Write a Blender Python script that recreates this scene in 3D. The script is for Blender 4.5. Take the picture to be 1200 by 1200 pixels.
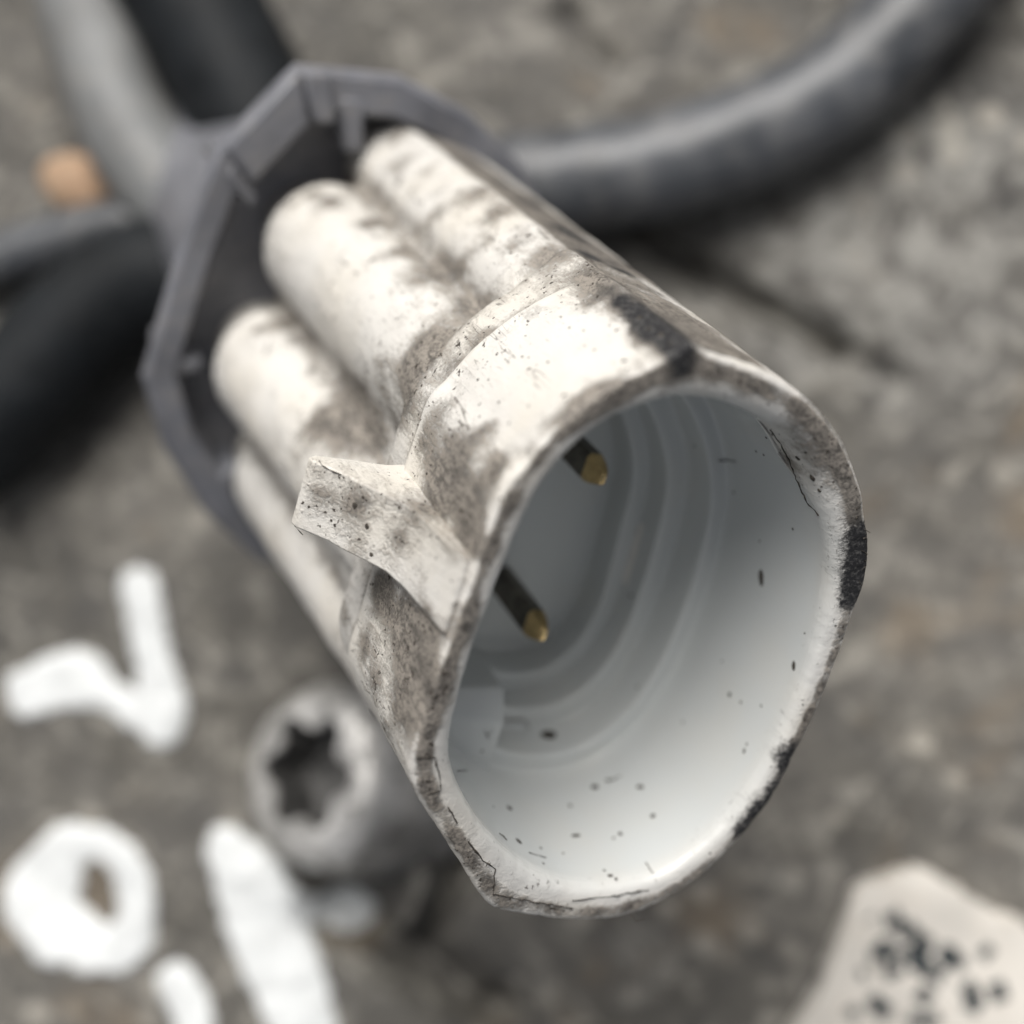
import bpy, math, random
import numpy as np
from mathutils import Vector, Matrix, noise
from mathutils.bvhtree import BVHTree

for o in list(bpy.data.objects):
    bpy.data.objects.remove(o)
scene = bpy.context.scene
col = scene.collection
random.seed(4)
rng = np.random.default_rng(7)

# ------------------------------------------------------------------ camera
# The ground falls away gently from lower right to upper left under a phone held CAM_H above it.
CAM_H = 0.137            # metres
FPX = 1900.0             # focal length in pixels of a 1200 px wide picture
cam_d = bpy.data.cameras.new('camera')
cam = bpy.data.objects.new('camera', cam_d)
col.objects.link(cam)
cam.location = (0, 0, CAM_H)
cam_d.sensor_width = 36.0
cam_d.lens = FPX / 1200.0 * 36.0
cam_d.clip_start = 0.002
cam_d.clip_end = 20.0
cam_d.dof.use_dof = True
cam_d.dof.focus_distance = 0.0822
cam_d.dof.aperture_fstop = 17.5
scene.camera = cam

# ------------------------------------------------------------------ light
SUN = Vector((-0.16, 0.645, 0.748)).normalized()      # direction towards the sun
world = bpy.data.worlds.new('World')
scene.world = world
world.use_nodes = True
wn = world.node_tree.nodes
sky = wn.new('ShaderNodeTexSky')
sky.sky_type = 'NISHITA'
sky.sun_disc = False
sky.sun_elevation = math.asin(SUN.z)
sky.sun_rotation = math.atan2(SUN.x, SUN.y)
sky.dust_density = 6.0
sky.air_density = 0.8
sky.ozone_density = 0.6
hs = wn.new('ShaderNodeHueSaturation')          # thin overcast: the blue is mostly veiled
hs.inputs['Saturation'].default_value = 0.32
world.node_tree.links.new(sky.outputs[0], hs.inputs['Color'])
world.node_tree.links.new(hs.outputs[0], wn['Background'].inputs[0])
wn['Background'].inputs[1].default_value = 0.042
sun_d = bpy.data.lights.new('sun', 'SUN')
sun_d.energy = 1.5
sun_d.angle = math.radians(38)
sun_d.color = (1.0, 0.975, 0.935)
sun = bpy.data.objects.new('sun', sun_d)
col.objects.link(sun)
sun.rotation_euler = (-SUN).to_track_quat('-Z', 'Y').to_euler()
vs = scene.view_settings
vs.view_transform = 'Standard'
vs.look = 'None'
vs.gamma = 1.0
vs.use_curve_mapping = False
vs.exposure = 1.06
scene.render.engine = 'CYCLES'
scene.cycles.max_bounces = 6
scene.cycles.diffuse_bounces = 4
scene.cycles.glossy_bounces = 3


# ------------------------------------------------------------------ helpers
def ray(u, v):
    """direction through photograph pixel (u, v), one metre deep"""
    return np.array([(u - 600) / FPX, -(v - 600) / FPX, -1.0])


CAM = np.array([0, 0, CAM_H])


SLOPE = np.array([.13, -.085])      # the ground's fall


def at(u, v, h=0.0):
    """world point seen at pixel (u, v) at height h above the sloping ground"""
    r = ray(u, v)
    return CAM + r * ((CAM_H - h) / (1.0 + SLOPE @ r[:2]))


def tag(o, label=None, cat=None, group=None, kind=None):
    if label: o['label'] = label
    if cat: o['category'] = cat
    if group: o['group'] = group
    if kind: o['kind'] = kind
    return o


def empty(name, mat=None, loc=None):
    o = bpy.data.objects.new(name, None)
    o.empty_display_size = 0.005
    if mat is not None: o.matrix_world = mat
    if loc is not None: o.location = loc
    col.objects.link(o)
    return o


def mesh_obj(name, verts, faces, mat, parent=None, smooth=True):
    me = bpy.data.meshes.new(name)
    me.from_pydata([tuple(v) for v in verts], [], [tuple(f) for f in faces])
    me.validate()
    me.update()
    if smooth:
        me.polygons.foreach_set('use_smooth', [True] * len(me.polygons))
    if mat: me.materials.append(mat)
    o = bpy.data.objects.new(name, me)
    col.objects.link(o)
    if parent is not None: o.parent = parent
    return o


def sharp(o, deg=35):
    """mark hard edges so smooth shading breaks there"""
    import bmesh
    bm = bmesh.new(); bm.from_mesh(o.data)
    bmesh.ops.recalc_face_normals(bm, faces=bm.faces)
    for e in bm.edges:
        if len(e.link_faces) == 2 and e.calc_face_angle(0) > math.radians(deg):
            e.smooth = False
    bm.to_mesh(o.data); bm.free()
    return o


def bevel(o, w, seg=2, deg=30):
    m = o.modifiers.new('bevel', 'BEVEL')
    m.width = w; m.segments = seg; m.limit_method = 'ANGLE'; m.angle_limit = math.radians(deg)
    return o


def grid_faces(rows, n, wrap=True):
    f = []
    m = n if wrap else n - 1
    for j in range(rows - 1):
        for i in range(m):
            k = (i + 1) % n
            f.append((j * n + i, j * n + k, (j + 1) * n + k, (j + 1) * n + i))
    return f


def catmull(pts, n, closed=False):
    P = np.array(pts, float)
    out = []
    m = len(P)
    segs = m if closed else m - 1
    for i in range(segs):
        if closed:
            p0, p1, p2, p3 = P[(i - 1) % m], P[i], P[(i + 1) % m], P[(i + 2) % m]
        else:
            p0, p1, p2, p3 = P[max(i - 1, 0)], P[i], P[i + 1], P[min(i + 2, m - 1)]
        for k in range(n):
            t = k / n
            out.append(0.5 * ((2 * p1) + (-p0 + p2) * t + (2 * p0 - 5 * p1 + 4 * p2 - p3) * t * t
                              + (-p0 + 3 * p1 - 3 * p2 + p3) * t ** 3))
    if not closed: out.append(P[-1])
    return np.array(out)


def tube_obj(name, pts, radius, mat, parent=None, seg=28, n=10, rough=0.0):
    c = catmull(pts, n)
    tan = np.gradient(c, axis=0)
    verts = []
    up = np.array([0.0, 0, 1])
    for i, (p, t) in enumerate(zip(c, tan)):
        t = t / np.linalg.norm(t)
        a = np.cross(t, up); a /= np.linalg.norm(a)
        b = np.cross(a, t)
        r = radius if np.isscalar(radius) else radius[0] + (radius[1] - radius[0]) * i / (len(c) - 1)
        for k in range(seg):
            w = 2 * math.pi * k / seg
            rr = r
            if rough:
                q = p + (a * math.cos(w) + b * math.sin(w)) * r
                rr = r * (1 + rough * noise.noise(Vector(q * 260)) + rough * .5 * noise.noise(Vector(q * 900)))
            verts.append(p + (a * math.cos(w) + b * math.sin(w)) * rr)
    f = grid_faces(len(c), seg)
    f.append(tuple(range(seg))[::-1])
    f.append(tuple((len(c) - 1) * seg + k for k in range(seg)))
    return mesh_obj(name, verts, f, mat, parent)


# ------------------------------------------------------------------ materials
def new_mat(name):
    m = bpy.data.materials.new(name)
    m.use_nodes = True
    nt = m.node_tree
    return m, nt, nt.nodes['Principled BSDF']


class NB:
    """a few shorthands for building node trees"""
    def __init__(s, nt): s.nt = nt
    def n(s, kind, **kw):
        x = s.nt.nodes.new(kind)
        for k, v in kw.items(): setattr(x, k, v)
        return x
    def link(s, a, b): s.nt.links.new(a, b)
    def coord(s): return s.n('ShaderNodeTexCoord').outputs['Object']
    def noise(s, vec, scale, detail=4, rough=.55, dist=0.0):
        x = s.n('ShaderNodeTexNoise')
        x.inputs['Scale'].default_value = scale
        x.inputs['Detail'].default_value = detail
        x.inputs['Roughness'].default_value = rough
        x.inputs['Distortion'].default_value = dist
        s.link(vec, x.inputs['Vector'])
        return x.outputs['Fac']
    def math(s, op, a, b=None, c=None, clamp=False):
        x = s.n('ShaderNodeMath', operation=op, use_clamp=clamp)
        for i, q in enumerate((a, b, c)):
            if q is None: continue
            if isinstance(q, (int, float)): x.inputs[i].default_value = q
            else: s.link(q, x.inputs[i])
        return x.outputs[0]
    def ramp(s, fac, lo, hi, a=0.0, b=1.0):
        x = s.n('ShaderNodeMapRange', interpolation_type='SMOOTHSTEP')
        x.inputs['From Min'].default_value = lo
        x.inputs['From Max'].default_value = hi
        x.inputs['To Min'].default_value = a
        x.inputs['To Max'].default_value = b
        s.link(fac, x.inputs['Value'])
        return x.outputs[0]
    def mix(s, fac, a, b):
        x = s.n('ShaderNodeMix', data_type='RGBA')
        if isinstance(fac, (int, float)): x.inputs[0].default_value = fac
        else: s.link(fac, x.inputs[0])
        for i, q in ((6, a), (7, b)):
            if isinstance(q, tuple): x.inputs[i].default_value = (*q, 1)
            else: s.link(q, x.inputs[i])
        return x.outputs[2]
    def bump(s, h, strength, dist, base=None):
        x = s.n('ShaderNodeBump')
        x.inputs['Strength'].default_value = strength
        x.inputs['Distance'].default_value = dist
        s.link(h, x.inputs['Height'])
        if base is not None: s.link(base, x.inputs['Normal'])
        return x.outputs[0]


def plastic_white():
    m, nt, bs = new_mat('dirty_white_plastic')
    b = NB(nt)
    co = b.coord()
    at_ = b.n('ShaderNodeAttribute', attribute_name='grime')
    sep = b.n('ShaderNodeSeparateColor')
    b.link(at_.outputs['Color'], sep.inputs[0])
    brown, black, clean = sep.outputs[0], sep.outputs[1], sep.outputs[2]
    mp = b.n('ShaderNodeMapping'); mp.inputs['Scale'].default_value = (1, 1, .38)     # scuffs run along the plug
    b.link(co, mp.inputs['Vector'])
    mp2 = b.n('ShaderNodeMapping'); mp2.inputs['Scale'].default_value = (1, 1, .06)
    mp2.inputs['Rotation'].default_value = (.25, .15, 0)
    b.link(co, mp2.inputs['Vector'])
    n1 = b.noise(co, 420, 4, .62, .6)
    n2 = b.noise(mp.outputs[0], 1700, 3, .65, .5)
    ns = b.noise(mp2.outputs[0], 1300, 1, .5, .15)
    n3 = b.noise(co, 5600, 3, .65)
    # brown grime: the painted amount broken up by noise at three scales
    comb = b.math('ADD', b.math('MULTIPLY', n1, .38), b.math('ADD', b.math('MULTIPLY', n2, .37), b.math('MULTIPLY', n3, .32)))
    amt = b.math('ADD', comb, b.math('MULTIPLY', brown, .30))
    gm = b.ramp(amt, .56, .84)
    gm = b.math('MULTIPLY', gm, b.math('SUBTRACT', 1.0, b.math('MULTIPLY', clean, .95)))
    gm = b.math('MULTIPLY', gm, .92)
    # fine specks
    n4 = b.noise(co, 3300, 2, .5, .2)
    sp = b.ramp(b.math('ADD', n4, b.math('MULTIPLY', b.math('ADD', n1, b.math('MULTIPLY', brown, .12)), .22)), .775, .835)
    sp = b.math('MULTIPLY', sp, b.math('SUBTRACT', 1.0, clean, clamp=True))
    # black oily soot
    amb = b.math('ADD', b.math('MULTIPLY', comb, .9), b.math('MULTIPLY', black, .30))
    bm_ = b.ramp(amb, .62, .86)
    # base: ivory with a cooler, cleaner inside
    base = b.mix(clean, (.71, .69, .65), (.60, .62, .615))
    yellow = b.ramp(b.noise(co, 160, 3), .42, .7)
    base = b.mix(b.math('MULTIPLY', yellow, b.math('SUBTRACT', .45, b.math('MULTIPLY', clean, .3))), base, (.66, .61, .52))
    bro = b.mix(b.ramp(b.math('ADD', b.math('MULTIPLY', n2, .5), b.math('MULTIPLY', n3, .5)), .40, .60), (.050, .042, .034), (.27, .24, .205))
    c = b.mix(gm, base, bro)
    scr = b.math('MULTIPLY', b.ramp(b.math('ABSOLUTE', b.math('SUBTRACT', ns, .5)), .012, .002), b.ramp(n1, .50, .62))
    scr = b.math('MULTIPLY', b.math('MULTIPLY', scr, .7), b.math('SUBTRACT', 1.0, clean, clamp=True))
    c = b.mix(scr, c, (.10, .088, .075))
    c = b.mix(sp, c, (.05, .04, .032))
    c = b.mix(bm_, c, b.mix(b.ramp(b.noise(co, 4200, 2, .7), .45, .75), (.014, .014, .016), (.10, .098, .095)))
    b.link(c, bs.inputs['Base Color'])
    dirt = b.math('MAXIMUM', gm, bm_)
    rg = b.math('ADD', b.math('SUBTRACT', .46, b.math('MULTIPLY', clean, .28)), b.math('MULTIPLY', dirt, .3))
    b.link(rg, bs.inputs['Roughness'])
    h = b.math('ADD', b.math('MULTIPLY', n2, .6), b.math('ADD', b.math('MULTIPLY', n3, .4), b.math('MULTIPLY', dirt, .6)))
    h = b.math('MULTIPLY', h, b.math('SUBTRACT', 1.0, b.math('MULTIPLY', clean, .85)))
    b.link(b.bump(h, .55, .00016), bs.inputs['Normal'])
    return m


def simple(name, colr, rough, metal=0.0, var=.25, scale=300, bump=.2, bdist=.0002, dust=None, spec=.5):
    m, nt, bs = new_mat(name)
    b = NB(nt)
    co = b.coord()
    n1 = b.noise(co, scale, 5, .6)
    n2 = b.noise(co, scale * 4, 4, .6)
    dark = tuple(x * (1 - var) for x in colr)
    lite = tuple(min(1, x * (1 + var)) for x in colr)
    c = b.mix(b.ramp(n1, .3, .7), dark, lite)
    if dust:
        c = b.mix(b.math('MULTIPLY', b.ramp(n2, .45, .75), dust[1]), c, dust[0])
    b.link(c, bs.inputs['Base Color'])
    b.link(b.math('ADD', b.math('MULTIPLY', b.math('SUBTRACT', n2, .5), .3), rough), bs.inputs['Roughness'])
    bs.inputs['Metallic'].default_value = metal
    bs.inputs['Specular IOR Level'].default_value = spec
    b.link(b.bump(b.math('ADD', n1, n2), bump, bdist), bs.inputs['Normal'])
    return m


def ground_mat():
    m, nt, bs = new_mat('cast_ground')
    b = NB(nt)
    co = b.coord()
    big = b.noise(co, 34, 4, .6, .4)
    mid = b.noise(co, 130, 4, .65, .5)
    fine = b.noise(co, 900, 3, .7)
    c = b.mix(b.ramp(big, .35, .65), (.092, .086, .074), (.165, .155, .136))
    c = b.mix(b.ramp(mid, .36, .66), b.mix(.5, c, (.085, .081, .077)), c)
    blot = b.noise(co, 330, 3, .62, .8)
    c = b.mix(b.math('MULTIPLY', b.ramp(blot, .50, .66), .62), c, (.31, .295, .26))
    c = b.mix(b.math('MULTIPLY', b.ramp(blot, .48, .30), .6), c, (.062, .060, .058))
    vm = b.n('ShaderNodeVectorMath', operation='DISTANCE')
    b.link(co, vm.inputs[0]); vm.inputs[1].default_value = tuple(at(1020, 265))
    pale = b.ramp(b.math('ADD', vm.outputs['Value'], b.math('MULTIPLY', b.math('SUBTRACT', mid, .5), .02)), .019, .006)     # paler patch around one point, edge broken by noise
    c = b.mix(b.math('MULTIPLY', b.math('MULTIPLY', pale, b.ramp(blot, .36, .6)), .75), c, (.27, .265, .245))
    rust = b.ramp(b.noise(co, 75, 4, .6, .3), .56, .72)
    c = b.mix(b.math('MULTIPLY', rust, .45), c, (.22, .165, .105))
    # pale mineral grains, more of them in some places
    vo = b.n('ShaderNodeTexVoronoi'); vo.inputs['Scale'].default_value = 300
    b.link(co, vo.inputs['Vector'])
    sepc = b.n('ShaderNodeSeparateColor'); b.link(vo.outputs['Color'], sepc.inputs[0])
    region = b.ramp(b.noise(co, 24, 2, .5), .42, .62)
    grain = b.math('MULTIPLY', b.ramp(vo.outputs['Distance'], .42, .22), b.math('GREATER_THAN', sepc.outputs[0], .74))
    grain = b.math('MULTIPLY', grain, b.math('ADD', b.math('MULTIPLY', region, .45), .12))
    c = b.mix(grain, c, (.46, .43, .37))
    c = b.mix(b.math('MULTIPLY', b.ramp(fine, .52, .72), .5), c, (.06, .058, .055))
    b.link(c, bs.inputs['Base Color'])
    bs.inputs['Roughness'].default_value = .72
    bs.inputs['Specular IOR Level'].default_value = .35
    b.link(b.bump(b.math('ADD', mid, b.math('MULTIPLY', fine, .5)), .6, .0007), bs.inputs['Normal'])
    return m


M_WHITE = plastic_white()
M_BLACK = simple('black_plastic', (.165, .169, .188), .34, var=.22, scale=200, dust=((.22, .21, .20), .5), bump=.25)
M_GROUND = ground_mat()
M_PAINT = simple('white_paint', (.70, .72, .72), .5, var=.12, scale=500, bump=.5, dust=((.50, .49, .47), .35))
M_CABLE = simple('grey_cable_sheath', (.072, .077, .085), .40, var=.35, scale=110, dust=((.24, .23, .215), .35), bump=.25)
M_PALECABLE = simple('pale_grey_cable_sheath', (.19, .195, .195), .55, var=.18, scale=160, dust=((.27, .25, .22), .45), bump=.15)
M_RUBBER = simple('black_rubber', (.008, .010, .012), .65, var=.3, scale=200, dust=((.03, .03, .03), .3), spec=.25)
M_STEEL = simple('weathered_steel', (.56, .55, .53), .36, metal=.45, var=.55, scale=210, dust=((.085, .078, .07), .95), bump=.9, bdist=.0003)
M_GOLD = simple('gold_plated_brass', (.78, .57, .28), .15, metal=1.0, var=.2, scale=900, bump=.05)
M_PIN = simple('dull_tinned_pin', (.15, .135, .11), .3, metal=1.0, var=.3, scale=900, bump=.05)
M_CARD = simple('cream_card', (.60, .57, .52), .7, var=.14, scale=160, dust=((.45, .40, .34), .5), bump=.3)
M_INK = simple('dark_ink', (.018, .026, .030), .6, var=.3, scale=700)
M_STONE = simple('tan_stone', (.42, .27, .17), .75, var=.3, scale=260, dust=((.40, .38, .28), .6), bump=.5, bdist=.0005)
M_SPECK = simple('dirt_crumb', (.055, .047, .038), .85, var=.5, scale=2500, bump=.4)
M_SOCKET = simple('recess_shade_steel', (.11, .108, .105), .5, metal=.4, var=.35, scale=350, bump=.4)  # the deep recess's shade put into the colour, darker than the head


# ------------------------------------------------------------------ ground
def seg_dist(p, a, b):
    ab = b - a
    t = np.clip(((p - a) @ ab) / (ab @ ab), 0, 1)
    return np.linalg.norm(p - (a + t[..., None] * ab), axis=-1), t


def g2(u, v): return at(u, v)[:2]


GROOVES = [  # (pixel path on the ground, half width m, depth m)
    ([(745, 262), (800, 300), (900, 362), (985, 408)], .0012, .0034),
    ([(1000, 416), (1020, 428), (1050, 450)], .0011, .0014),
    ([(395, 1070), (455, 1110), (520, 1150), (580, 1200)], .0024, .0060),
    ([(545, 985), (520, 1050), (497, 1105)], .0012, .0036),
    ([(665, 20), (690, 58), (712, 70)], .0014, .0016),
]
RIDGES = [
    ([(470, 1075), (520, 1128), (560, 1170)], .0011, .0016),
    ([(500, 1000), (488, 1060), (470, 1100)], .0014, .0018),
]


def ground_height(P):
    """P: (..., 2) array of ground positions in metres"""
    h = P @ SLOPE
    for path, w, d in GROOVES:
        best = np.full(h.shape, 9.0)
        for a, c in zip(path[:-1], path[1:]):
            dd, _ = seg_dist(P, g2(*a), g2(*c))
            best = np.minimum(best, dd)
        h -= d * np.exp(-(best / w) ** 2)
    for path, w, d in RIDGES:
        best = np.full(h.shape, 9.0)
        for a, c in zip(path[:-1], path[1:]):
            dd, _ = seg_dist(P, g2(*a), g2(*c))
            best = np.minimum(best, dd)
        h += d * np.exp(-(best / w) ** 2)
    flat = P.reshape(-1, 2)
    nz = np.array([noise.fractal(Vector((x * 120, y * 120, 3.1)), .9, 2.1, 4) * .00055
                   + noise.noise(Vector((x * 38, y * 38, 9.0))) * .0010 for x, y in flat])
    return h + nz.reshape(h.shape)


GN = 420
gx = np.linspace(-.085, .085, GN)
GX, GY = np.meshgrid(gx, gx)
gp = np.stack([GX, GY], -1)
gh = ground_height(gp)
gv = np.concatenate([gp.reshape(-1, 2), gh.reshape(-1, 1)], 1)
# an apron that carries the ground on, well past the picture
idx = lambda j, i: j * GN + i
rim_idx = [idx(0, i) for i in range(GN)] + [idx(j, GN - 1) for j in range(1, GN)] + \
          [idx(GN - 1, i) for i in range(GN - 2, -1, -1)] + [idx(j, 0) for j in range(GN - 2, 0, -1)]
gf = grid_faces(GN, GN, wrap=False)
base_n = len(gv)
ap = []
for k in rim_idx:
    p = gv[k].copy(); p[:2] *= 12; p[2] = p[:2] @ SLOPE
    ap.append(p)
gv = np.concatenate([gv, np.array(ap)])
L = len(rim_idx)
for k in range(L):
    q = (k + 1) % L
    gf.append((rim_idx[q], rim_idx[k], base_n + k, base_n + q))
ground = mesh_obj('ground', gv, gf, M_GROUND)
tag(ground, kind='structure')


def gz(u, v):
    return float(ground_height(np.array([g2(u, v)]))[0])


# ---- white paint-marker writing on the ground: raised beads of paint
def paint_mark(name, strokes, holes=(), h=.00045):
    """strokes: lists of (u, v, half width px); a signed distance field gives the bead"""
    k = CAM_H / FPX
    strokes = [[tuple(q) for q in catmull(s, 5)] for s in strokes]
    pts = [(g2(u, v), w * k) for s in strokes for (u, v, w) in s]
    lo = np.min([p - w for p, w in pts], 0) - .002
    hi = np.max([p + w for p, w in pts], 0) + .002
    st = .00032
    nx, ny = int((hi[0] - lo[0]) / st) + 1, int((hi[1] - lo[1]) / st) + 1
    X, Y = np.meshgrid(lo[0] + np.arange(nx) * st, lo[1] + np.arange(ny) * st)
    P = np.stack([X, Y], -1)
    sd = np.full(X.shape, 9.0)
    for s in strokes:
        for (a, c) in zip(s[:-1], s[1:]):
            d, t = seg_dist(P, g2(a[0], a[1]), g2(c[0], c[1]))
            sd = np.minimum(sd, d - (a[2] + (c[2] - a[2]) * t) * k)
    for (u, v, ru, rv, rot) in holes:
        q = P - g2(u, v)
        c_, s_ = math.cos(rot), math.sin(rot)
        qx, qy = q[..., 0] * c_ + q[..., 1] * s_, -q[..., 0] * s_ + q[..., 1] * c_
        e = (1 - np.sqrt((qx / (ru * k)) ** 2 + (qy / (rv * k)) ** 2)) * min(ru, rv) * k
        sd = np.maximum(sd, e)
    wob = np.array([noise.noise(Vector((x * 700, y * 700, 1))) for x, y in P.reshape(-1, 2)]).reshape(sd.shape) * .00030
    wob += np.array([noise.noise(Vector((x * 2200, y * 2200, 5))) for x, y in P.reshape(-1, 2)]).reshape(sd.shape) * .00018
    sd = sd + wob
    prof = np.sqrt(np.clip(-sd / .0009, 0, 1))
    z = ground_height(P) + np.where(sd < 0, .0001 + h * prof, -.0006)
    keep = sd < st * 1.3
    ids = -np.ones(sd.shape, int)
    ids[keep] = np.arange(keep.sum())
    verts = np.stack([X[keep], Y[keep], z[keep]], -1)
    q = np.stack([ids[:-1, :-1], ids[:-1, 1:], ids[1:, 1:], ids[1:, :-1]], -1).reshape(-1, 4)
    q = q[(q >= 0).all(1)]
    return mesh_obj(name, verts, q.tolist(), M_PAINT, ground)


paint_mark('painted_letter', [[(163, 690, 27), (176, 758, 24), (190, 830, 31), (188, 852, 27)],
                              [(30, 812, 30), (88, 795, 36), (130, 818, 20), (188, 848, 27)]])
paint_mark('painted_letter', [[(95, 1000, 34), (140, 1010, 30), (156, 1068, 30), (142, 1110, 30), (90, 1098, 34), (62, 1050, 32), (78, 1000, 34), (95, 1000, 34)],
                              [(78, 1000, 34), (30, 1050, 30), (66, 1100, 32)]],
           holes=[(118, 1045, 18, 36, .30)])
paint_mark('painted_letter', [[(262, 988, 22), (292, 1030, 42), (312, 1090, 48), (345, 1170, 44), (360, 1230, 40)],
                              [(310, 1020, 22), (345, 1062, 16), (385, 1076, 20), (410, 1080, 27)]])
paint_mark('painted_letter', [[(208, 1152, 26), (225, 1190, 26), (228, 1230, 24)]])

# ------------------------------------------------------------------ connector frame
Z0 = 0.080                         # depth of the mouth's middle below the lens
VP = (-237, -399)                  # where the connector's long edges meet
A = -ray(*VP); A /= np.linalg.norm(A)           # axis, pointing out of the mouth
P0 = CAM + ray(760, 760) * Z0


def onplane(u, v, t):
    r = ray(u, v)
    return CAM + r * (((P0 - A * t - CAM) @ A) / (r @ A))


a_ = onplane(975, 640, 0) - onplane(860, 980, 0) + onplane(640, 560, 0) - onplane(515, 850, 0)
E2 = a_ / np.linalg.norm(a_)
E1 = np.cross(E2, A)
BASE_T = .066                      # the connector's foot, sunk in the casting
org = P0 - A * BASE_T
frame = Matrix(((E1[0], E2[0], A[0], org[0]), (E1[1], E2[1], A[1], org[1]), (E1[2], E2[2], A[2], org[2]), (0, 0, 0, 1)))


def loc(u, v, t=0.0):
    p = onplane(u, v, t) - P0
    return np.array([p @ E1, p @ E2]) * 1000


def L3(x, y, t):
    """millimetres across, millimetres behind the mouth -> the frame's metres"""
    return (x * .001, y * .001, BASE_T - t * .001)


conn = empty('electrical_connector', frame)
tag(conn, 'dirty white plastic plug connector with open oval mouth held in a black collar', 'connector')

OUT = [(810, 412), (850, 420), (900, 437), (945, 465), (980, 505), (1003, 550), (1015, 600), (1019, 650), (1012, 690), (1000, 722),
       (985, 763), (963, 820), (935, 880), (905, 935), (870, 980), (825, 1025), (780, 1055), (740, 1073), (690, 1080), (630, 1075),
       (577, 1063), (545, 1020), (510, 965), (487, 925), (482, 890), (495, 845), (520, 770), (545, 700), (567, 635), (590, 573),
       (615, 545), (650, 505), (700, 465), (750, 435), (790, 418)]
INN = [(795, 472), (840, 474), (880, 488), (915, 510), (945, 545), (965, 590), (976, 640), (975, 690), (962, 750), (940, 815),
       (905, 890), (870, 945), (830, 990), (780, 1025), (730, 1040), (680, 1042), (640, 1030), (600, 1005), (560, 960), (538, 915),
       (533, 870), (545, 810), (565, 745), (590, 680), (615, 620), (640, 570), (670, 535), (700, 507), (740, 485)]
CEN = np.array([.4, -.7])


def polar(pts, n, sig):
    c = catmull([loc(*p) for p in pts], 24, closed=True) - CEN
    th = np.arctan2(c[:, 1], c[:, 0]) % (2 * math.pi)
    r = np.hypot(c[:, 0], c[:, 1])
    o = np.argsort(th)
    T = np.linspace(0, 2 * math.pi, n, endpoint=False)
    R = np.interp(T, th[o], r[o], period=2 * math.pi)
    if sig:
        k = np.arange(-40, 41) * (2 * math.pi / n)
        w = np.exp(-(k / sig) ** 2 / 2); w /= w.sum()
        R = np.convolve(np.concatenate([R[-40:], R, R[:40]]), w, 'valid')
    return T, R


NA = 720
TH, RO = polar(OUT, NA, .014)
_, RI = polar(INN, NA, .03)
RO = RO + .38 * np.exp(-(((TH - (RIDGE_A := (lambda q: math.atan2(q[1], q[0]) % (2 * math.pi))(loc(810, 412) - CEN)) + math.pi) % (2 * math.pi) - math.pi) / .045) ** 2)
DIR = np.stack([np.cos(TH), np.sin(TH)], -1)


def ang(u, v):
    q = loc(u, v) - CEN
    return math.atan2(q[1], q[0]) % (2 * math.pi)


def bump_at(th0, width):
    d = (TH - th0 + math.pi) % (2 * math.pi) - math.pi
    return np.exp(-(d / width) ** 2)


# ------------------------------------------------------------------ shroud (outer collar, rim, cavity)
step_w = np.clip((TH - math.radians(107)) / math.radians(9), 0, 1) * np.clip((math.radians(330) - TH) / .3, 0, 1)        # the collar's step dies out at the top fin
relief = np.clip(bump_at(ang(948, 545), .17) * 1.5, 0, 1)             # scooped relief inside the rim
rows, grow = [], []          # xy per row + depth t per row, and row grime (brown, black, clean)


def add_row(radius, t, brown=0.0, black=0.0, clean=0.0):
    rows.append((CEN + DIR * np.asarray(radius)[:, None] * np.ones((NA, 1)), np.ones(NA) * t))
    grow.append((np.ones(NA) * brown, np.ones(NA) * black, np.ones(NA) * clean))


ZR = np.zeros(NA)
for t, ins, br in [(19.4, 10.0, 0), (19.2, 4.9, 0), (14.7, 4.5, .3), (14.55, 2.2, .4), (14.4, 1.1, .6), (14.15, .62, .7), (13.8, .42, .5), (13.4, .36, .3), (12.8, .34, .2),
                   (12.2, .34, .2), (11.6, .34, .3), (11.1, .35, .6), (10.85, .35, .9), (10.7, .15, .4), (10.55, .0, -.2), (10.35, -.10, -.5), (10.1, -.06, -.1)]:
    add_row(RO - (ins * step_w if t < 14.5 else ins), t, br * step_w)
for t in np.arange(9.7, .7, -.36):
    add_row(RO, t, .2)
add_row(RO + .02, .45, 0); add_row(RO - .0, .28, -.1)
W = RO - RI
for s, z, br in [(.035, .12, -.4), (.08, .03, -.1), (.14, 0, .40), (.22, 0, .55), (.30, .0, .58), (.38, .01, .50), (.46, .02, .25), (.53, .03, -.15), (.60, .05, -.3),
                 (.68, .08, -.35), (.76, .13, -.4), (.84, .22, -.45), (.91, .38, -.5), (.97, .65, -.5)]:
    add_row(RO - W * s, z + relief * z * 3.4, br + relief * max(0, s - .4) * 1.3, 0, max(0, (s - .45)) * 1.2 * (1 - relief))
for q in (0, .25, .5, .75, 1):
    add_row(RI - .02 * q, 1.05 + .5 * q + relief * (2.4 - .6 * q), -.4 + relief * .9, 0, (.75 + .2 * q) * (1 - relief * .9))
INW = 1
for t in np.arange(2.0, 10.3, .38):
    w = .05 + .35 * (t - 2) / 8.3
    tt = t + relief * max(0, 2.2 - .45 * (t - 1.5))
    add_row(RI - w, tt, -.5, 0, 1)
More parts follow.
